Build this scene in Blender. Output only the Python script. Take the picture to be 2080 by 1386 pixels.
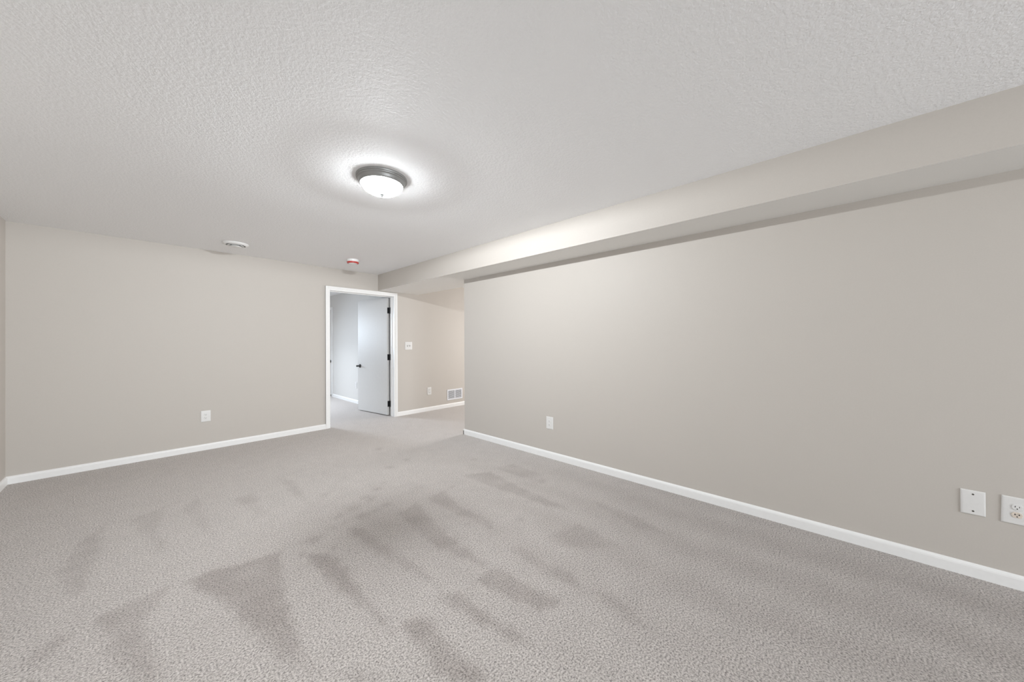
import bpy, bmesh, math
import numpy as np
from mathutils import Vector, Matrix

for o in list(bpy.data.objects):
    bpy.data.objects.remove(o, do_unlink=True)
SC = bpy.context.scene
COL = SC.collection

# ------------------------------------------------------------------ camera
cam_d = bpy.data.cameras.new('camera')
cam_d.sensor_width = 36.0
cam_d.lens = 695.62 * 36.0 / 2080.0
cam_d.clip_start = 0.02
cam = bpy.data.objects.new('camera', cam_d)
COL.objects.link(cam)
_R = Vector((0.68051109, -0.73272089, -0.00497496))
_U = Vector((0.00072092, -0.00612003, 0.99998101))
_F = Vector((0.73273742, 0.68050176, 0.00363651))
cam.matrix_world = Matrix(((_R.x, _U.x, -_F.x, 0.0), (_R.y, _U.y, -_F.y, 0.0), (_R.z, _U.z, -_F.z, 1.26), (0, 0, 0, 1)))
SC.camera = cam

# ------------------------------------------------------------------ world, exposure, daylight
SC.view_settings.view_transform = 'Standard'
SC.view_settings.look = 'None'
SC.view_settings.gamma = 1.0
SC.view_settings.use_curve_mapping = False
SC.view_settings.exposure = 0.36
W = bpy.data.worlds.new('sky')
SC.world = W
W.use_nodes = True
W.node_tree.nodes['Background'].inputs['Color'].default_value = (0.75, 0.86, 1.0, 1)
W.node_tree.nodes['Background'].inputs['Strength'].default_value = 1.0
LAMP_EMIT = 24.0
BULB_WATT = 126.0


def area_light(name, loc, look, sx, sy, power, color, spread=180.0):
    d = bpy.data.lights.new(name, 'AREA')
    d.shape = 'RECTANGLE'
    d.size, d.size_y, d.energy, d.color = sx, sy, power, color
    d.spread = math.radians(spread)
    o = bpy.data.objects.new(name, d)
    COL.objects.link(o)
    o.location = loc
    o.rotation_euler = (Vector(look)).to_track_quat('-Z', 'Z').to_euler()
    return o


# daylight through the openings and added fill lights
area_light('bedroom_window_daylight', (0.80, 9.97, 1.55), (0.34, -1, -0.40), 0.9, 0.9, 30, (0.74, 0.86, 1.0), 90)
area_light('bedroom_floor_fill', (1.45, 7.7, 2.36), (0.0, -0.05, -1), 0.35, 0.35, 22, (0.82, 0.90, 1.0), 110)  # added overhead light without a fixture, brightens the bedroom floor
_bl = bpy.data.lights.new('bedroom_fill_light', 'POINT')  # added fill that evens out the bedroom walls and door
_bl.energy, _bl.color, _bl.shadow_soft_size = 14, (0.93, 0.96, 1.0), 0.25
_bo = bpy.data.objects.new('bedroom_fill_light', _bl)
COL.objects.link(_bo)
_bo.location = (0.7, 8.7, 1.85)
area_light('rear_fill_light', (0.60, -6.45, 1.10), (-0.10, 1, 0.06), 3.0, 2.0, 168, (0.90, 0.955, 1.0), 150)  # added fill from behind the camera, placed for an even falloff
area_light('hall_warm_light', (6.40, 3.6, 1.4), (-1, 0.1, -0.4), 1.4, 1.2, 64, (1.0, 0.975, 0.945))  # unseen warm light of the hall, set at an added window

# ------------------------------------------------------------------ plan (metres)
XL, XS, XW, XS2 = -0.845, 2.6275, 3.006, 3.365
YB, YW, YR = 5.442, 3.688, -6.5
HC, HS = 2.379, 2.12
WT = 0.115
YF = YB + 0.125            # bedroom side of the back wall
XD0, XD1, HD = 1.885, 2.905, 2.047     # faces of the door jambs
XBR, YBF = 3.03, 10.0      # bedroom wall on the hinge side, bedroom far wall


# ------------------------------------------------------------------ materials
def mat(name, color, rough=0.6, metal=0.0, spec=0.5):
    m = bpy.data.materials.new(name)
    m.use_nodes = True
    b = m.node_tree.nodes['Principled BSDF']
    b.inputs['Base Color'].default_value = (*color, 1)
    b.inputs['Roughness'].default_value = rough
    b.inputs['Metallic'].default_value = metal
    b.inputs['Specular IOR Level'].default_value = spec
    return m


def nd(m, t, **kw):
    n = m.node_tree.nodes.new(t)
    for k, v in kw.items():
        setattr(n, k, v)
    return n


def lk(m, a, b):
    m.node_tree.links.new(a, b)


def noise(m, scale, detail=2.0, rough=0.5):
    tc = nd(m, 'ShaderNodeNewGeometry')
    n = nd(m, 'ShaderNodeTexNoise')
    n.inputs['Scale'].default_value = scale
    n.inputs['Detail'].default_value = detail
    n.inputs['Roughness'].default_value = rough
    lk(m, tc.outputs['Position'], n.inputs['Vector'])
    return n


def ramp(m, src, stops):
    r = nd(m, 'ShaderNodeValToRGB')
    e = r.color_ramp.elements
    e[0].position, e[0].color = stops[0][0], (*stops[0][1], 1)
    e[1].position, e[1].color = stops[-1][0], (*stops[-1][1], 1)
    for p, c in stops[1:-1]:
        k = e.new(p)
        k.color = (*c, 1)
    lk(m, src, r.inputs['Fac'])
    return r


def bump(m, src, strength, dist):
    b = nd(m, 'ShaderNodeBump')
    b.inputs['Strength'].default_value = strength
    b.inputs['Distance'].default_value = dist
    lk(m, src, b.inputs['Height'])
    lk(m, b.outputs['Normal'], m.node_tree.nodes['Principled BSDF'].inputs['Normal'])


def speckled(name, color, rough, scale, amt, bstr, bdist, spec=0.3):
    m = mat(name, color, rough, 0, spec)
    n = noise(m, scale, 2.0)
    lo = tuple(c * (1 - amt) for c in color)
    hi = tuple(min(1, c * (1 + amt)) for c in color)
    r = ramp(m, n.outputs['Fac'], [(0.3, lo), (0.7, hi)])
    lk(m, r.outputs['Color'], m.node_tree.nodes['Principled BSDF'].inputs['Base Color'])
    if bstr:
        bump(m, n.outputs['Fac'], bstr, bdist)
    return m


M_WALL = speckled('wall_paint_beige', (0.545, 0.508, 0.467), 0.55, 160.0, 0.012, 0.10, 0.0015)
M_SOFF = M_WALL
M_UNDER = speckled('soffit_underside_pale', (0.80, 0.785, 0.755), 0.6, 160.0, 0.01, 0.10, 0.0015)  # underside set paler than the soffit faces
M_BED = speckled('wall_paint_bedroom', (0.66, 0.645, 0.62), 0.6, 160.0, 0.012, 0.08, 0.0015)
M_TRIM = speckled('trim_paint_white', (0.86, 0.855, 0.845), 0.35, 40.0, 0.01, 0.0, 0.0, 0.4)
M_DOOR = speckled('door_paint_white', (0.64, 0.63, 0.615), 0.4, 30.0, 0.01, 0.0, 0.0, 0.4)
M_PLATE = speckled('plate_plastic', (0.75, 0.74, 0.725), 0.3, 60.0, 0.01, 0.0, 0.0, 0.5)
M_SLOT = mat('slot_dark', (0.02, 0.018, 0.016), 0.7)
M_BLACK = speckled('black_hardware', (0.012, 0.012, 0.013), 0.4, 200.0, 0.2, 0.0, 0.0, 0.5)
M_STEEL = mat('steel_screw', (0.16, 0.15, 0.13), 0.4, 0.8)
M_NICKEL = speckled('brushed_nickel', (0.30, 0.30, 0.295), 0.42, 300.0, 0.03, 0.0, 0.0, 0.5)
M_NICKEL.node_tree.nodes['Principled BSDF'].inputs['Metallic'].default_value = 0.55
M_FINIAL = mat('finial_metal', (0.045, 0.045, 0.044), 0.5, 0.0)
M_RED = mat('red_plastic', (0.50, 0.045, 0.035), 0.4)
M_VENT = speckled('white_enamel', (0.82, 0.815, 0.805), 0.35, 60.0, 0.01, 0.0, 0.0, 0.5)
M_REG = speckled('register_enamel_bluelit', (0.80, 0.81, 0.85), 0.35, 60.0, 0.01, 0.0, 0.0, 0.5)  # white enamel with the bluish light on it put into the colour
M_DARK = mat('duct_dark', (0.07, 0.068, 0.065), 0.8)
M_STAIN = speckled('scorched_plastic', (0.70, 0.62, 0.54), 0.35, 120.0, 0.12, 0.0, 0.0, 0.5)

# textured ceiling
M_CEIL = mat('ceiling_orange_peel', (0.92, 0.92, 0.925), 0.7, 0, 0.25)
_n = noise(M_CEIL, 75.0, 3.0, 0.55)
_r = ramp(M_CEIL, _n.outputs['Fac'], [(0.36, (0, 0, 0)), (0.64, (1, 1, 1))])
bump(M_CEIL, _r.outputs['Color'], 0.36, 0.003)

# lamp glass: thin frosted glass that glows itself and lets part of the bulbs' light straight through
M_GLOW = bpy.data.materials.new('lit_frosted_glass')
M_GLOW.use_nodes = True
_nt = M_GLOW.node_tree
_nt.nodes.remove(_nt.nodes['Principled BSDF'])
_em = nd(M_GLOW, 'ShaderNodeEmission')
_em.inputs['Color'].default_value = (0.93, 0.97, 1.0, 1)
_em.inputs['Strength'].default_value = LAMP_EMIT
_tr = nd(M_GLOW, 'ShaderNodeBsdfTransparent')
_ad = nd(M_GLOW, 'ShaderNodeAddShader')
_tr.inputs['Color'].default_value = (0.8, 0.8, 0.8, 1)
lk(M_GLOW, _em.outputs[0], _ad.inputs[0])
lk(M_GLOW, _tr.outputs[0], _ad.inputs[1])
lk(M_GLOW, _ad.outputs[0], _nt.nodes['Material Output'].inputs['Surface'])

# carpet: twisted pile in mixed greys, darker in the vacuum strokes; shade to the near right painted in
M_CARPET = mat('carpet_pile', (0.4, 0.37, 0.35), 0.95, 0, 0.1)
_bs = M_CARPET.node_tree.nodes['Principled BSDF']
_bs.inputs['Sheen Weight'].default_value = 0.25
_bs.inputs['Sheen Roughness'].default_value = 0.6
_n1 = noise(M_CARPET, 130.0, 4.0, 0.68)
_r1 = ramp(M_CARPET, _n1.outputs['Fac'], [(0.30, (0.085, 0.070, 0.062)), (0.47, (0.515, 0.468, 0.437)), (0.60, (0.79, 0.735, 0.697)), (0.8, (0.86, 0.82, 0.79))])
_n2 = noise(M_CARPET, 9.0, 3.0, 0.6)
_r2 = ramp(M_CARPET, _n2.outputs['Fac'], [(0.3, (0.93, 0.93, 0.93)), (0.7, (1.0, 1.0, 1.0))])
_at = nd(M_CARPET, 'ShaderNodeAttribute', attribute_name='nap_shade')
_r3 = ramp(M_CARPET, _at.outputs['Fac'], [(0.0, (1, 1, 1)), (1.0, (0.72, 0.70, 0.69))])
_m1 = nd(M_CARPET, 'ShaderNodeMix', data_type='RGBA', blend_type='MULTIPLY')
_m1.inputs['Factor'].default_value = 1.0
lk(M_CARPET, _r1.outputs['Color'], _m1.inputs['A'])
lk(M_CARPET, _r2.outputs['Color'], _m1.inputs['B'])
_m2 = nd(M_CARPET, 'ShaderNodeMix', data_type='RGBA', blend_type='MULTIPLY')
_m2.inputs['Factor'].default_value = 1.0
lk(M_CARPET, _m1.outputs['Result'], _m2.inputs['A'])
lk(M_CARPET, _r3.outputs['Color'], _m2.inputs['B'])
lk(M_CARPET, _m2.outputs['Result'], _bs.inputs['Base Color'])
bump(M_CARPET, _n1.outputs['Fac'], 1.0, 0.008)


# ------------------------------------------------------------------ mesh helpers
def box(bm, a, b, bev=0.0, seg=2):
    x0, y0, z0 = a
    x1, y1, z1 = b
    r = bmesh.ops.create_cube(bm, size=1.0)
    vs = r['verts']
    for v in vs:
        v.co = Vector(((x0 + x1) / 2 + v.co.x * (x1 - x0), (y0 + y1) / 2 + v.co.y * (y1 - y0), (z0 + z1) / 2 + v.co.z * (z1 - z0)))
    if bev:
        es = list({e for v in vs for e in v.link_edges})
        bmesh.ops.bevel(bm, geom=es, offset=bev, segments=seg, profile=0.5, affect='EDGES')


def lathe(bm, prof, n=48, mtx=None):
    """prof: list of (r, z); closed where r == 0."""
    rings = []
    for r, z in prof:
        if r < 1e-6:
            rings.append([bm.verts.new((0, 0, z))])
        else:
            rings.append([bm.verts.new((r * math.cos(2 * math.pi * i / n), r * math.sin(2 * math.pi * i / n), z)) for i in range(n)])
    for a, b in zip(rings, rings[1:]):
        for i in range(n):
            j = (i + 1) % n
            if len(a) == 1 and len(b) == 1:
                continue
            if len(a) == 1:
                bm.faces.new((a[0], b[i], b[j]))
            elif len(b) == 1:
                bm.faces.new((a[i], b[0], a[j]))
            else:
                bm.faces.new((a[i], b[i], b[j], a[j]))
    if mtx is not None:
        bmesh.ops.transform(bm, matrix=mtx, verts=[v for r in rings for v in r])


def extrude_profile(bm, prof, p0, p1, out):
    """sweep a (depth, height) profile from p0 to p1 along the floor; OUT is the unit vector off the wall."""
    rows = []
    for p in (p0, p1):
        rows.append([bm.verts.new((p[0] + out[0] * d, p[1] + out[1] * d, h)) for d, h in prof])
    k = len(prof)
    for i in range(k):
        j = (i + 1) % k
        bm.faces.new((rows[0][i], rows[0][j], rows[1][j], rows[1][i]))
    bm.faces.new(rows[0])
    bm.faces.new(list(reversed(rows[1])))


def obj(name, bm, m, parent=None, smooth=False, angle=None):
    bmesh.ops.recalc_face_normals(bm, faces=bm.faces[:])
    me = bpy.data.meshes.new(name)
    bm.to_mesh(me)
    bm.free()
    me.materials.append(m)
    if smooth:
        for p in me.polygons:
            p.use_smooth = True
        if angle:
            try:
                me.set_sharp_from_angle(angle=angle)
            except Exception:
                pass
    o = bpy.data.objects.new(name, me)
    COL.objects.link(o)
    if parent is not None:
        o.parent = parent
    return o


def tag(o, label, cat, group=None, kind=None):
    o['label'] = label
    o['category'] = cat
    if group:
        o['group'] = group
    if kind:
        o['kind'] = kind
    return o


def thing(name, label, cat, loc=(0, 0, 0), rot=(0, 0, 0), group=None, kind=None):
    o = bpy.data.objects.new(name, None)
    o.empty_display_size = 0.05
    COL.objects.link(o)
    o.location = loc
    o.rotation_euler = rot
    return tag(o, label, cat, group, kind)


def boxes(name, lst, m, parent=None, bev=0.0):
    bm = bmesh.new()
    for a, b in lst:
        box(bm, a, b, bev)
    return obj(name, bm, m, parent)


def struct(name, lst, m, label, cat, bev=0.0):
    return tag(boxes(name, lst, m, None, bev), label, cat, None, 'structure')


# ------------------------------------------------------------------ floor (carpet) with vacuum strokes
STROKES = [
    (0.8, [(-0.151, 2.49), (0.097, 2.539), (0.063, 2.414), (-0.013, 2.292), (0.016, 2.097), (0.043, 1.839), (0.006, 1.881), (-0.075, 2.086), (-0.121, 2.331)]) ,
    (0.9, [(0.146, 2.522), (0.238, 2.518), (0.355, 2.484), (0.563, 2.45), (0.497, 2.13), (0.459, 1.777), (0.432, 1.464), (0.395, 1.554), (0.346, 1.738), (0.293, 2.055), (0.228, 2.283)]) ,
    (0.6, [(-0.319, 2.394), (-0.262, 2.465), (-0.212, 2.399), (-0.244, 2.334), (-0.274, 2.281), (-0.309, 2.29)]) ,
    (0.55, [(-0.316, 3.134), (-0.296, 3.428), (-0.242, 3.584), (-0.185, 3.702), (-0.195, 3.151), (-0.216, 2.734), (-0.267, 2.91)]) ,
    (0.55, [(-0.069, 3.674), (0.109, 3.79), (0.072, 3.328), (0.097, 2.901), (0.039, 3.192)]) ,
    (0.45, [(0.195, 3.675), (0.3, 3.811), (0.316, 2.916), (0.261, 3.213)]) ,
    (0.45, [(0.498, 3.55), (0.634, 3.582), (0.604, 3.075), (0.536, 3.261)]) ,
    (0.4, [(0.863, 3.804), (0.934, 3.611), (0.887, 2.915), (0.852, 3.203)]) ,
    (1.0, [(0.647, 2.329), (0.76, 2.179), (0.768, 2.03), (0.754, 1.82), (0.745, 1.586), (0.748, 1.395), (0.718, 1.566), (0.674, 1.908)]) ,
    (0.7, [(0.939, 2.43), (1.008, 2.337), (1.023, 2.046), (1.06, 1.735), (1.047, 1.401), (1.024, 1.567), (0.953, 1.954)]) ,
    (0.75, [(1.27, 2.333), (1.469, 2.402), (1.381, 2.017), (1.348, 1.781), (1.325, 1.42), (1.296, 1.452), (1.227, 1.793)]) ,
    (0.7, [(1.556, 2.403), (1.744, 2.406), (1.651, 2.108), (1.673, 1.733), (1.597, 1.691), (1.569, 2.025)]) ,
    (0.7, [(2.051, 2.559), (2.297, 2.429), (2.223, 1.992), (2.197, 1.554), (2.167, 1.431), (2.113, 1.601)]) ,
    (0.55, [(2.392, 2.474), (2.597, 2.405), (2.573, 1.883), (2.419, 1.895)]) ,
    (0.9, [(1.194, 1.382), (1.363, 1.367), (1.34, 1.191), (1.39, 0.953), (1.275, 0.992), (1.228, 1.166)]) ,
    (0.9, [(0.78, 1.404), (0.878, 1.407), (0.871, 1.247), (0.869, 1.066), (0.88, 0.925), (0.765, 1.049), (0.772, 1.196)]) ,
    (0.8, [(0.986, 1.458), (1.083, 1.371), (1.085, 1.19), (1.11, 0.904), (1.056, 0.983), (1.014, 1.242)]) ,
    (0.45, [(1.716, 1.378), (2.054, 1.279), (1.998, 0.949), (1.793, 1.145)]) ,
    (0.6, [(1.552, 1.247), (1.588, 1.051), (1.518, 0.925), (1.496, 1.073)]) ,
    (0.5, [(2.407, 1.394), (2.426, 1.063), (2.33, 0.769), (2.27, 0.969)]) ,
    (0.5, [(1.545, 0.876), (1.586, 0.775), (1.501, 0.56), (1.466, 0.672)]) ,
    (0.55, [(0.522, 1.364), (0.566, 1.35), (0.589, 1.241), (0.508, 1.329)]) ,
    (0.4, [(1.507, 1.43), (1.59, 1.396), (1.549, 1.176), (1.54, 0.962), (1.487, 1.104)]) ,
]
SCUFFS = [(1.021, 3.095, 0.056),(1.081, 2.951, 0.039),(1.367, 2.866, 0.049),(1.478, 2.951, 0.038),(1.702, 3.276, 0.068),(1.899, 3.93, 0.068),(1.232, 2.785, 0.039),(1.09, 2.659, 0.087),(0.967, 2.625, 0.055),(1.284, 2.535, 0.066),(1.248, 2.717, 0.054),(0.8, 2.247, 0.035),(0.748, 2.439, 0.074),(1.835, 2.42, 0.036),(1.536, 1.846, 0.033),(0.873, 2.502, 0.029),(2.416, 2.819, 0.061),(1.079, 2.502, 0.083),(1.183, 2.513, 0.057),(0.973, 2.502, 0.054),(1.818, 1.613, 0.04),(1.936, 3.351, 0.062),]


def nap_shade_field(P):
    def inside_soft(poly, soft):
        p = np.array(poly)
        q = np.roll(p, -1, axis=0)
        d = np.full(len(P), 1e9)
        ins = np.zeros(len(P), bool)
        for a, b in zip(p, q):
            e = b - a
            t = np.clip(((P - a) @ e) / max(e @ e, 1e-9), 0, 1)
            d = np.minimum(d, np.linalg.norm(P - (a + t[:, None] * e), axis=1))
            c = ((a[1] > P[:, 1]) != (b[1] > P[:, 1]))
            with np.errstate(divide='ignore', invalid='ignore'):
                xi = (b[0] - a[0]) * (P[:, 1] - a[1]) / (b[1] - a[1] if b[1] != a[1] else 1e-9) + a[0]
            ins ^= c & (P[:, 0] < xi)
        s = np.where(ins, d, -d)
        t = np.clip((s + soft) / (2 * soft), 0, 1)
        return t * t * (3 - 2 * t)
    v = np.zeros(len(P))
    rng = np.random.default_rng(4)
    wob = 0.007 * np.stack([np.sin(P[:, 1] * 41.0 + 2.1 * np.sin(P[:, 0] * 29.0)) + 0.6 * np.sin(P[:, 0] * 83.0 - P[:, 1] * 61.0),
                            np.sin(P[:, 0] * 37.0 + 1.7 * np.sin(P[:, 1] * 33.0)) + 0.6 * np.sin(P[:, 0] * 57.0 + P[:, 1] * 91.0)], 1)
    P0, P = P, P + wob            # ragged edges
    for w, poly in STROKES:
        v = np.maximum(v, w * inside_soft(poly, 0.020))
    for x, y, r in SCUFFS:
        d = np.hypot(P[:, 0] - x, (P[:, 1] - y))
        v = np.maximum(v, 0.75 * np.exp(-(d / (r * 0.62)) ** 2))
    # near right darkened: pile direction and weaker light put into the colour
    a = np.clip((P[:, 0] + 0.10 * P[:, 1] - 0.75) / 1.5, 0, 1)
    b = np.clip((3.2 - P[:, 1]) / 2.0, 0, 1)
    near_right_shade = 0.72 * a * a * (3 - 2 * a) * b * (0.8 + 0.2 * np.sin(P[:, 0] * 17.0 + 0.8 * np.sin(P[:, 1] * 2.3)))
    # patchy pile inside the strokes
    ph = rng.uniform(0, 6.28, 24)
    fx = rng.normal(0, 16, 24)
    fy = rng.normal(0, 16, 24)
    n = sum(np.sin(P[:, 0] * fx[i] + P[:, 1] * fy[i] + ph[i]) for i in range(24)) / 24 ** .5
    return np.clip(v * (0.86 + 0.22 * n) + 0.05 * n + near_right_shade, 0, 1)


def make_floor():
    x0, x1, y0, y1 = XL - 0.4, 6.6, YR - 0.2, YBF + 0.2
    step = 0.03
    xs = np.arange(x0, x1 + step, step)
    ys = np.arange(y0, y1 + step, step)
    X, Y = np.meshgrid(xs, ys)
    nx, ny = len(xs), len(ys)
    V = np.stack([X.ravel(), Y.ravel(), np.zeros(nx * ny)], 1)
    i = np.arange(nx - 1)[None, :] + nx * np.arange(ny - 1)[:, None]
    Fq = np.stack([i, i + 1, i + 1 + nx, i + nx], -1).reshape(-1, 4)
    me = bpy.data.meshes.new('floor')
    me.vertices.add(len(V))
    me.vertices.foreach_set('co', V.ravel().astype(np.float32))
    me.loops.add(Fq.size)
    me.loops.foreach_set('vertex_index', Fq.ravel().astype(np.int32))
    me.polygons.add(len(Fq))
    me.polygons.foreach_set('loop_start', (np.arange(len(Fq)) * 4).astype(np.int32))
    me.update(calc_edges=True)
    at = me.attributes.new('nap_shade', 'FLOAT', 'POINT')
    at.data.foreach_set('value', nap_shade_field(V[:, :2]).astype(np.float32))
    me.materials.append(M_CARPET)
    o = bpy.data.objects.new('floor', me)
    COL.objects.link(o)
    tag(o, 'grey beige cut pile carpet with darker vacuum strokes', 'carpet', None, 'structure')


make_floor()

# ------------------------------------------------------------------ room shell
struct('ceiling', [((XL - 0.2, YR - 0.2, HC), (6.6, YBF + 0.2, HC + 0.12))], M_CEIL, 'white textured ceiling above the whole room', 'ceiling')
struct('wall_back', [((XL - WT, YB, 0), (XD0 - 0.02, YF, HC)), ((XD0 - 0.02, YB, HD + 0.02), (XD1 + 0.02, YF, HC)), ((XD1 + 0.02, YB, 0), (6.6, YF, HC))],
       M_WALL, 'beige painted wall with the white doorway', 'wall')
struct('wall_left', [((XL - WT, YR, 0), (XL, YB, HC))], M_WALL, 'beige painted side wall ending at the corner baseboard', 'wall')
struct('wall_right', [((XW, YR, 0), (XW + WT, YW, HS))], M_WALL, 'long beige painted wall under the soffit', 'wall')
struct('wall_rear', [((XL - WT, YR - WT, 0), (-0.65, YR, HC)), ((2.45, YR - WT, 0), (XW + WT, YR, HC)), ((-0.65, YR - WT, 2.12), (2.45, YR, HC))], M_WALL, 'beige wall behind with an opening added for fill light', 'wall')
sf = struct('soffit_beam', [((XS, YR, HS), (XS2, YB, HC))], M_SOFF, 'beige boxed soffit with pale underside running along the ceiling above the long wall', 'soffit')
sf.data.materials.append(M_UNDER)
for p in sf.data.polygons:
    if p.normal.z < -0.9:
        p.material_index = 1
# hall beyond the end of the long wall
struct('wall_hall', [((6.45, 1.2, 0), (6.6, 2.9, HC)), ((6.45, 4.3, 0), (6.6, YB, HC)), ((6.45, 2.9, 0), (6.6, 4.3, 0.8)), ((6.45, 2.9, 2.0), (6.6, 4.3, HC)), ((XW + WT, 1.1, 0), (6.6, 1.2, HC))], M_WALL, 'beige walls of the hall beyond the long wall', 'wall')
# bedroom behind the doorway
struct('wall_bedroom', [((XBR, YF, 0), (XBR + WT, YBF, HC)), ((-0.9, YF, 0), (-0.8, YBF, HC)),
                        ((-0.9, YBF, 0), (0.35, YBF + 0.12, HC)), ((1.25, YBF, 0), (XBR + WT, YBF + 0.12, HC)),
                        ((0.35, YBF, 0), (1.25, YBF + 0.12, 1.05)), ((0.35, YBF, 2.05), (1.25, YBF + 0.12, HC))], M_BED, 'pale painted walls of the bedroom behind the open door', 'wall')
struct('bedroom_soffit_beam', [((2.55, YF, HS), (XBR, 6.13, HC))], M_BED, 'pale boxed soffit under the bedroom ceiling above the open door', 'soffit')

# ------------------------------------------------------------------ windows out of view; the hall and rear ones are added for the light
def sash(name, axis, a, b, c0, c1, z0, z1, label):
    t = thing(name, label, 'window', kind='structure')
    fr = []
    w = 0.045

    def bx(u0, u1, v0, v1):
        return ((u0, c0, v0), (u1, c1, v1)) if axis == 'x' else ((c0, u0, v0), (c1, u1, v1))
    fr += [bx(a, a + w, z0, z1), bx(b - w, b, z0, z1), bx(a + w, b - w, z0, z0 + w), bx(a + w, b - w, z1 - w, z1), bx((a + b) / 2 - w / 2, (a + b) / 2 + w / 2, z0 + w, z1 - w)]
    boxes('window_frame', fr, M_TRIM, t)


sash('window_1', 'x', 0.35, 1.25, YBF + 0.03, YBF + 0.09, 1.05, 2.05, 'white framed bedroom window')
sash('window_2', 'y', 2.9, 4.3, 6.50, 6.56, 0.8, 2.0, 'white framed unseen hall window added for the hall light')
sash('window_3', 'x', -0.65, 2.45, YR - 0.09, YR - 0.03, 0.0, 2.12, 'white frame of the unseen opening behind, added for fill light')

# ------------------------------------------------------------------ baseboards
BP = [(0, 0), (0.013, 0), (0.013, 0.052), (0.0115, 0.060), (0.008, 0.067), (0.003, 0.071), (0, 0.072)]
CW = 0.060                 # casing width


def baseboard(name, runs, label):
    bm = bmesh.new()
    for p0, p1, out in runs:
        extrude_profile(bm, BP, p0, p1, out)
    return tag(obj(name, bm, M_TRIM), label, 'baseboard', None, 'structure')


baseboard('baseboard_back', [((XL, YB), (XD0 - CW, YB), (0, -1))], 'white baseboard at the foot of the wall beside the doorway')
baseboard('baseboard_hall', [((XD1 + CW - 0.003, YB), (6.45, YB), (0, -1))], 'white baseboard under the register beyond the doorway')
baseboard('baseboard_left', [((XL, YR), (XL, YB), (1, 0))], 'white baseboard along the side wall meeting the corner')
baseboard('baseboard_right', [((XW, YR), (XW, YW + 0.013), (-1, 0)), ((XW - 0.013, YW), (XW + WT, YW), (0, 1))], 'white baseboard along the long wall, wrapping its end')
baseboard('baseboard_bedroom', [((XBR, YF), (XBR, 8.55), (-1, 0))], 'white baseboard in the bedroom behind the open door')


# ------------------------------------------------------------------ doorway: casing and jambs
def casing_profile_boxes(x0, x1, ztop, y0, side):
    """flat colonial casing: a thick outer band and a thinner inner band, both faces."""
    s = -1 if side < 0 else 1
    out = []
    for (u0, u1, d) in ((0.0, CW, 0.011), (CW * 0.45, CW, 0.016)):
        ya, yb = sorted((y0, y0 + s * d))
        out += [((x0 - u1, ya, 0), (x0 - u0, yb, ztop + u1)), ((x1 + u0, ya, 0), (x1 + u1, yb, ztop + u1)), ((x0 - u0, ya, ztop + u0), (x1 + u0, yb, ztop + u1))]
    return out


frame = thing('trim_1', 'white casing and jambs around the open doorway', 'door frame', (0, 0, 0), kind='structure')
boxes('casing', casing_profile_boxes(XD0, XD1, HD, YB, -1), M_TRIM, frame, 0.002)
boxes('jamb', [((XD0 - 0.02, YB - 0.001, 0), (XD0, YF + 0.001, HD)), ((XD1, YB - 0.001, 0), (XD1 + 0.02, YF + 0.001, HD)), ((XD0 - 0.02, YB - 0.001, HD), (XD1 + 0.02, YF + 0.001, HD + 0.02))], M_TRIM, frame)
YS = YF - 0.038
boxes('door_stop', [((XD0, YS - 0.032, 0), (XD0 + 0.011, YS, HD)), ((XD1 - 0.011, YS - 0.032, 0), (XD1, YS, HD)), ((XD0 + 0.011, YS - 0.032, HD - 0.011), (XD1 - 0.011, YS, HD))], M_TRIM, frame, 0.002)
boxes('casing', casing_profile_boxes(XD0, XD1, HD, YF, 1), M_TRIM, frame, 0.002)
for zc in (0.207, 1.012, 1.82):
    boxes('hinge_plate', [((XD1 - 0.0025, YF - 0.008, zc - 0.051), (XD1 + 0.0005, YF - 0.001, zc + 0.051))], M_BLACK, frame, 0.0008)['label'] = 'black hinge plate on the jamb'

# the open leaf. Its frame: origin on the hinge pin, leaf along local -x when shut
LEAF_W, LEAF_T, LEAF_H, GAP = 0.918, 0.035, 2.022, 0.016
OPEN = math.radians(82.0)
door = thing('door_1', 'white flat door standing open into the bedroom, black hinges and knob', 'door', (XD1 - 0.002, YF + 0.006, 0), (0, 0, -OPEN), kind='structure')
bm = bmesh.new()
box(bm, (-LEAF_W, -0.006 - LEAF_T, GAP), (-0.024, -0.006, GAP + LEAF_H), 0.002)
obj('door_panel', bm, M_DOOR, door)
for zc in (0.207, 1.012, 1.82):
    bm = bmesh.new()
    box(bm, (-0.0255, -0.006 - LEAF_T + 0.004, zc - 0.051), (-0.0222, -0.002, zc + 0.051), 0.0008)
    box(bm, (-0.0240, -0.0075, zc - 0.051), (0.0, -0.0040, zc + 0.051), 0.0008)
    h = obj('hinge', bm, M_BLACK, door)
    h['label'] = 'black hinge on the door edge'
    bm = bmesh.new()
    lathe(bm, [(0, zc - 0.054), (0.003, zc - 0.054), (0.0065, zc - 0.050), (0.0065, zc + 0.050), (0.003, zc + 0.054), (0, zc + 0.054)], 16)
    obj('hinge_knuckle', bm, M_BLACK, h, True, 0.6)
KX, KZ = -LEAF_W + 0.066, 0.835
for s, y in ((-1, -0.006 - LEAF_T), (1, -0.006)):
    mt = Matrix.Translation((KX, y, KZ)) @ Matrix.Rotation(s * -math.pi / 2, 4, 'X')
    bm = bmesh.new()
    lathe(bm, [(0, 0), (0.034, 0.0), (0.034, 0.005), (0.030, 0.009), (0.020, 0.012), (0.016, 0.020), (0.0125, 0.036), (0.0115, 0.044), (0.014, 0.048),
               (0.017, 0.054), (0.0172, 0.062), (0.014, 0.069), (0.007, 0.073), (0, 0.074)], 32, mt)
    k = obj('door_knob', bm, M_BLACK, door, True, 0.7)
    k['label'] = 'black door knob with round rose'

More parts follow.
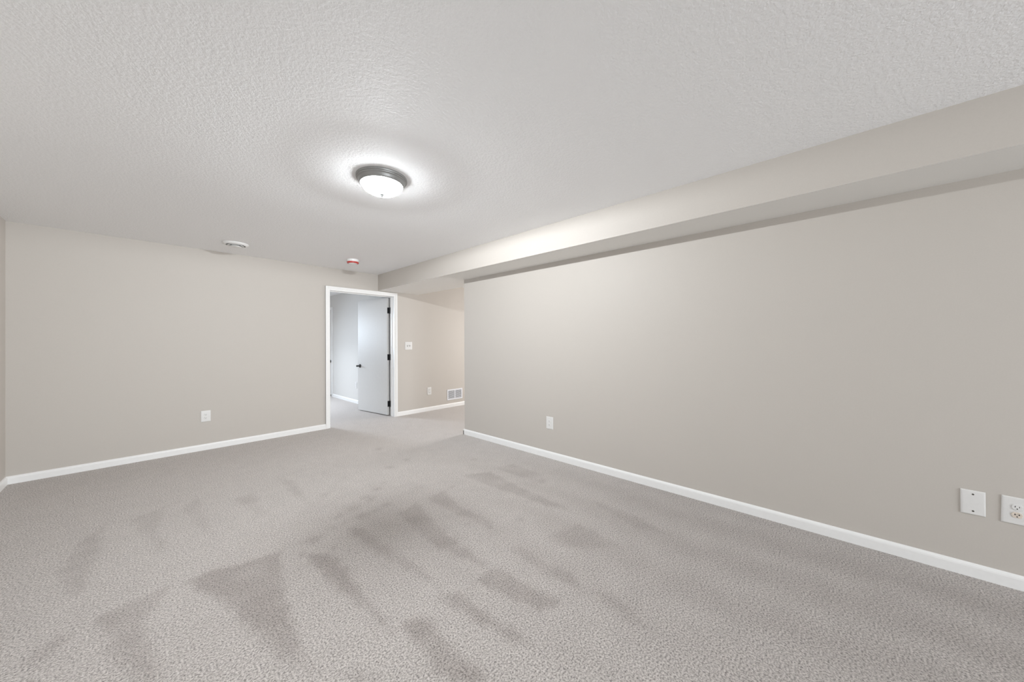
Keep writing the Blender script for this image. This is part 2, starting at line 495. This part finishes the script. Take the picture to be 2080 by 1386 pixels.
# closet door in the bedroom wall, seen past the jamb
frame2 = thing('trim_2', 'white casing of the far closet door in the bedroom', 'door frame', kind='structure')
boxes('casing', [((XBR - 0.016, 8.555, 0), (XBR, 8.615, 2.11)), ((XBR - 0.016, 9.40, 0), (XBR, 9.46, 2.11)), ((XBR - 0.016, 8.615, 2.05), (XBR, 9.40, 2.11))], M_TRIM, frame2, 0.002)
door2 = thing('door_2', 'white closet door at the far end of the bedroom wall, black knob', 'door', kind='structure')
boxes('door_panel', [((XBR - 0.008, 8.617, 0.012), (XBR - 0.0005, 9.398, 2.048))], M_DOOR, door2)
bm = bmesh.new()
lathe(bm, [(0, 0), (0.034, 0.0), (0.034, 0.006), (0.02, 0.012), (0.0125, 0.034), (0.02, 0.045), (0.026, 0.055), (0.022, 0.068), (0, 0.072)], 24,
      Matrix.Translation((XBR - 0.008, 8.672, 0.83)) @ Matrix.Rotation(-math.pi / 2, 4, 'Y'))
obj('door_knob', bm, M_BLACK, door2, True, 0.7)
ds = thing('door_stopper', 'small dark door stopper on the bedroom baseboard by the closet door', 'door stopper', (XBR, 8.60, 0))
bm = bmesh.new()
lathe(bm, [(0, 0), (0.014, 0), (0.014, 0.006), (0.006, 0.009), (0.006, 0.055), (0.011, 0.057), (0.011, 0.070), (0, 0.072)], 20, Matrix.Translation((-0.016, 0.03, 0.035)) @ Matrix.Rotation(-math.pi / 2, 4, 'Y'))
obj('stopper_rod', bm, M_STEEL, ds, True, 0.7)

# ------------------------------------------------------------------ ceiling lamp
LX, LY = 1.105, 2.225
lamp = thing('ceiling_light', 'lit round flush ceiling light with grey rim and white glass bowl', 'ceiling light', (LX, LY, HC))
bm = bmesh.new()
lathe(bm, [(0, 0), (0.1635, 0), (0.1640, -0.010), (0.1625, -0.0135), (0.1590, -0.0150), (0.1570, -0.0155), (0.1562, -0.018), (0.1560, -0.021), (0.1520, -0.0235), (0.1490, -0.028), (0.1465, -0.037),
           (0.1430, -0.045), (0.1395, -0.0495), (0.1360, -0.0500), (0.1330, -0.047), (0.1310, -0.042), (0, -0.038)], 96)
obj('lamp_pan', bm, M_NICKEL, lamp, True, 0.5)
bm = bmesh.new()
pr = [(0.1315, -0.0465)]
for i in range(0, 15):
    a = math.radians(90.0 * i / 14)
    pr.append((0.1305 * math.cos(a) if i < 14 else 0.0, -0.0485 - 0.0625 * math.sin(a)))
lathe(bm, pr, 96)
obj('glass_bowl', bm, M_GLOW, lamp, True)
bm = bmesh.new()
lathe(bm, [(0, -0.1105), (0.013, -0.1105), (0.0135, -0.113), (0.0095, -0.1165), (0.0075, -0.120), (0.0085, -0.123), (0.006, -0.1265), (0, -0.1275)], 24)
obj('finial', bm, M_FINIAL, lamp, True, 0.7)

# the bulbs, level under the opaque pan: its lip keeps their light off the ceiling close by
_sl = bpy.data.lights.new('ceiling_bulbs', 'POINT')
_sl.energy, _sl.color, _sl.shadow_soft_size = BULB_WATT, (0.92, 0.965, 1.0), 0.012
_so = bpy.data.objects.new('ceiling_bulbs', _sl)
COL.objects.link(_so)
_so.location = (LX, LY, HC - 0.0545)

# ------------------------------------------------------------------ ceiling air diffuser
dif = thing('ceiling_vent', 'round white stepped air vent on the ceiling', 'air vent', (0.705, 4.872, HC))
bm = bmesh.new()
lathe(bm, [(0.085, 0.0), (0.117, 0.0), (0.118, -0.004), (0.113, -0.012), (0.101, -0.020), (0.093, -0.0225), (0.088, -0.020), (0.086, -0.012), (0.085, 0.0)], 64)
obj('outer_ring', bm, M_VENT, dif, True, 0.7)
bm = bmesh.new()
lathe(bm, [(0.0, -0.001), (0.084, -0.001), (0.084, -0.003), (0, -0.003)], 48)
obj('vent_throat', bm, M_DARK, dif)
bm = bmesh.new()
lathe(bm, [(0.058, -0.010), (0.074, -0.022), (0.0745, -0.0255), (0.070, -0.0265), (0.054, -0.014), (0.058, -0.010)], 64)
obj('middle_ring', bm, M_VENT, dif, True, 0.7)
bm = bmesh.new()
lathe(bm, [(0, -0.003), (0.03, -0.003), (0.032, -0.018), (0.054, -0.031), (0.055, -0.034), (0.050, -0.0365), (0, -0.0375)], 64)
obj('centre_disc', bm, M_VENT, dif, True, 0.7)

# ------------------------------------------------------------------ smoke detector with a red band
det = thing('smoke_detector', 'small white smoke detector with a red band on the ceiling', 'smoke detector', (1.917, 4.69, HC))
bm = bmesh.new()
lathe(bm, [(0, 0), (0.074, 0), (0.0745, -0.010), (0.073, -0.022), (0.070, -0.031), (0.068, -0.033), (0, -0.033)], 48)
obj('detector_base', bm, M_VENT, det, True, 0.6)
bm = bmesh.new()
lathe(bm, [(0, -0.0325), (0.073, -0.0325), (0.074, -0.035), (0.072, -0.048), (0.066, -0.052), (0, -0.052)], 48)
obj('red_band', bm, M_RED, det, True, 0.6)
bm = bmesh.new()
lathe(bm, [(0, -0.0515), (0.055, -0.0515), (0.053, -0.055), (0.03, -0.057), (0, -0.0575)], 48)
obj('detector_cap', bm, M_VENT, det, True, 0.6)


# ------------------------------------------------------------------ wall plates. Local frame: x along the wall, y off the wall (towards the room is -y), z up; origin at plate centre
def plate_mesh(w, h):
    bm = bmesh.new()
    a, b = 0.0022, 0.006
    back = [(-w / 2, h / 2), (w / 2, h / 2), (w / 2, -h / 2), (-w / 2, -h / 2)]

    def ring(i, y):
        return [bm.verts.new((x - math.copysign(i, x), y, z - math.copysign(i, z))) for x, z in back]
    rs = [ring(0, 0), ring(0, -0.0025), ring(0.002, -0.0048), ring(0.0055, -b), ring(0.009, -b - 0.0002)]
    for r, s in zip(rs, rs[1:]):
        for i in range(4):
            bm.faces.new((r[i], r[(i + 1) % 4], s[(i + 1) % 4], s[i]))
    bm.faces.new(rs[0])
    bm.faces.new(list(reversed(rs[-1])))
    return bm


def disc(r, y0, y1, x=0, z=0, n=20):
    bm = bmesh.new()
    lathe(bm, [(0, y0), (r, y0), (r, (y0 + y1 * 3) / 4), (r * 0.85, y1), (0, y1)], n, Matrix.Translation((x, 0, z)) @ Matrix.Rotation(math.pi / 2, 4, 'X'))
    return bm


def receptacle(t, zc, m, x=0.0, socket_w=0.0345):
    # rounded face: circle cut flat top and bottom
    bm = bmesh.new()
    R, hz = 0.0172, 0.0142
    pts = []
    for i in range(40):
        a = 2 * math.pi * i / 40
        pts.append((x + R * math.cos(a), zc + max(-hz, min(hz, R * math.sin(a)))))
    r0 = [bm.verts.new((px, -0.0055, pz)) for px, pz in pts]
    r1 = [bm.verts.new((px, -0.0078, pz)) for px, pz in pts]
    r2 = [bm.verts.new((x + (px - x) * 0.94, -0.0086, zc + (pz - zc) * 0.94)) for px, pz in pts]
    for a, b in ((r0, r1), (r1, r2)):
        for i in range(40):
            j = (i + 1) % 40
            bm.faces.new((a[i], a[j], b[j], b[i]))
    bm.faces.new(r2)
    bm.faces.new(list(reversed(r0)))
    f = obj('socket_face', bm, m, t)
    for dx, hh in ((-0.0064, 0.0040), (0.0064, 0.0034)):
        boxes('blade_slot', [((x + dx - 0.0010, -0.0089, zc + 0.003 - hh), (x + dx + 0.0010, -0.0080, zc + 0.003 + hh))], M_SLOT, f)
    obj('ground_hole', disc(0.0026, 0.0080, 0.0089, x, zc - 0.0075, 14), M_SLOT, f)
    return f


def screw(t, z, x=0.0, m=None, r=0.0034):
    return obj('screw', disc(r, 0.0055, 0.0072, x, z, 16), m or M_PLATE, t)


RIGHT = math.pi / 2        # plates on the right wall: local -y turns to world -x ... local x runs to -Y


def duplex(name, label, loc, rz, w, h, group, stain=False, tilt=0.0):
    t = thing(name, label, 'outlet', loc, (0, tilt, rz), group)
    obj('cover_plate', plate_mesh(w, h), M_PLATE, t, True, 0.35)
    receptacle(t, 0.0196, M_PLATE)
    f = receptacle(t, -0.0196, M_STAIN if stain else M_PLATE)
    if stain:
        f['label'] = 'browned lower socket with scorched slots'
        boxes('scorch_mark', [((-0.0075, -0.00885, -0.0172), (0.0075, -0.0084, -0.0158)), ((-0.0085, -0.00885, -0.0185), (-0.0045, -0.0084, -0.0145)), ((0.0040, -0.00885, -0.0188), (0.0085, -0.0084, -0.0152))], M_DARK, f)
    screw(t, 0.0)
    return t


GO = 'electrical outlets on the walls'
duplex('wall_outlet', 'white double outlet low on the wall left of the doorway', (0.505, YB, 0.400), 0, 0.088, 0.130, GO)
duplex('wall_outlet.001', 'white double outlet halfway along the long wall, alone above the baseboard', (XW, 2.2375, 0.3815), -RIGHT, 0.090, 0.133, GO)
duplex('wall_outlet.002', 'white double outlet with browned scorched lower socket, beside the blank plate', (XW, -0.6862, 0.3935), -RIGHT, 0.092, 0.1365, GO, True, math.radians(1.2))
duplex('wall_outlet.003', 'white outlet on the bedroom wall, half behind the open door', (XBR, 7.262, 0.376), -RIGHT, 0.075, 0.128, GO)

# outlet with a rectangular insert, beyond the doorway
t = thing('wall_outlet.004', 'white outlet with rectangular insert between doorway and floor register', 'outlet', (3.603, YB, 0.365), (0, 0, 0), GO)
obj('cover_plate', plate_mesh(0.086, 0.138), M_PLATE, t, True, 0.35)
boxes('insert_gap', [((-0.0180, -0.0068, -0.0350), (0.0180, -0.0058, 0.0350))], M_DARK, t)
f = boxes('insert_face', [((-0.0160, -0.0084, -0.0330), (0.0160, -0.0060, 0.0330))], M_PLATE, t, 0.001)
for zc in (0.019, -0.019):
    for dx in (-0.0064, 0.0064):
        boxes('blade_slot', [((dx - 0.001, -0.0088, zc - 0.001), (dx + 0.001, -0.0080, zc + 0.007))], M_SLOT, f)
    obj('ground_hole', disc(0.0026, 0.0080, 0.0088, 0, zc - 0.0065, 14), M_SLOT, f)
screw(t, 0.047)
screw(t, -0.047)

# blank plate
t = thing('blank_plate', 'white blank wall plate with two dark screws, next to the scorched outlet', 'wall plate', (XW, -0.5515, 0.3945), (0, 0, -RIGHT))
obj('cover_plate', plate_mesh(0.0815, 0.1285), M_PLATE, t, True, 0.35)
for z in (0.0445, -0.0445):
    s = screw(t, z, 0, M_STEEL, 0.0042)
    s['label'] = 'dark metal screw'
    boxes('screw_slot', [((-0.0034, -0.0075, z - 0.0006), (0.0034, -0.0070, z + 0.0006))], M_SLOT, s)

# double light switch
t = thing('light_switch', 'white double light switch beside the doorway', 'light switch', (3.180, YB, 1.2065), (0, 0, 0))
obj('cover_plate', plate_mesh(0.138, 0.138), M_PLATE, t, True, 0.35)
for x in (-0.023, 0.023):
    boxes('toggle_slot', [((x - 0.0055, -0.0068, -0.0125), (x + 0.0055, -0.0058, 0.0125))], M_DARK, t)
    bm = bmesh.new()
    box(bm, (-0.0042, -0.019, -0.0065), (0.0042, 0.0, 0.0065), 0.0015)
    bmesh.ops.transform(bm, matrix=Matrix.Translation((x, -0.005, 0.003)) @ Matrix.Rotation(math.radians(-28), 4, 'X'), verts=bm.verts[:])
    obj('toggle', bm, M_PLATE, t)
    for z in (0.030, -0.030):
        screw(t, z, x)

# wall register
t = thing('wall_register', 'white two-panel air register low on the wall beyond the doorway', 'air register', (4.190, YB, 0.2415), (0, 0, 0))
w, h, b = 0.372, 0.205, 0.024
boxes('register_frame', [((-w / 2, -0.008, -h / 2), (w / 2, 0, -h / 2 + b)), ((-w / 2, -0.008, h / 2 - b), (w / 2, 0, h / 2)), ((-w / 2, -0.008, -h / 2 + b), (-w / 2 + b, 0, h / 2 - b)),
                         ((w / 2 - b, -0.008, -h / 2 + b), (w / 2, 0, h / 2 - b)), ((-0.009, -0.008, -h / 2 + b), (0.009, 0, h / 2 - b))], M_REG, t, 0.0015)
boxes('register_back', [((-w / 2 + 0.01, -0.0012, -h / 2 + 0.01), (w / 2 - 0.01, -0.0002, h / 2 - 0.01))], M_DARK, t)
for xa, xb in ((-w / 2 + b, -0.009), (0.009, w / 2 - b)):
    bm = bmesh.new()
    nl = 12
    for i in range(nl):
        z = -h / 2 + b + (h - 2 * b) * (i + 0.5) / nl
        k = len(bm.verts)
        box(bm, (xa, -0.0065, -0.0005), (xb, 0.0055, 0.0005))
        bm.verts.ensure_lookup_table()
        bmesh.ops.transform(bm, matrix=Matrix.Translation((0, -0.0048, z)) @ Matrix.Rotation(math.radians(42), 4, 'X') @ Matrix.Scale(0.62, 4, (0, 1, 0)), verts=bm.verts[k:])
    obj('louver_panel', bm, M_REG, t)
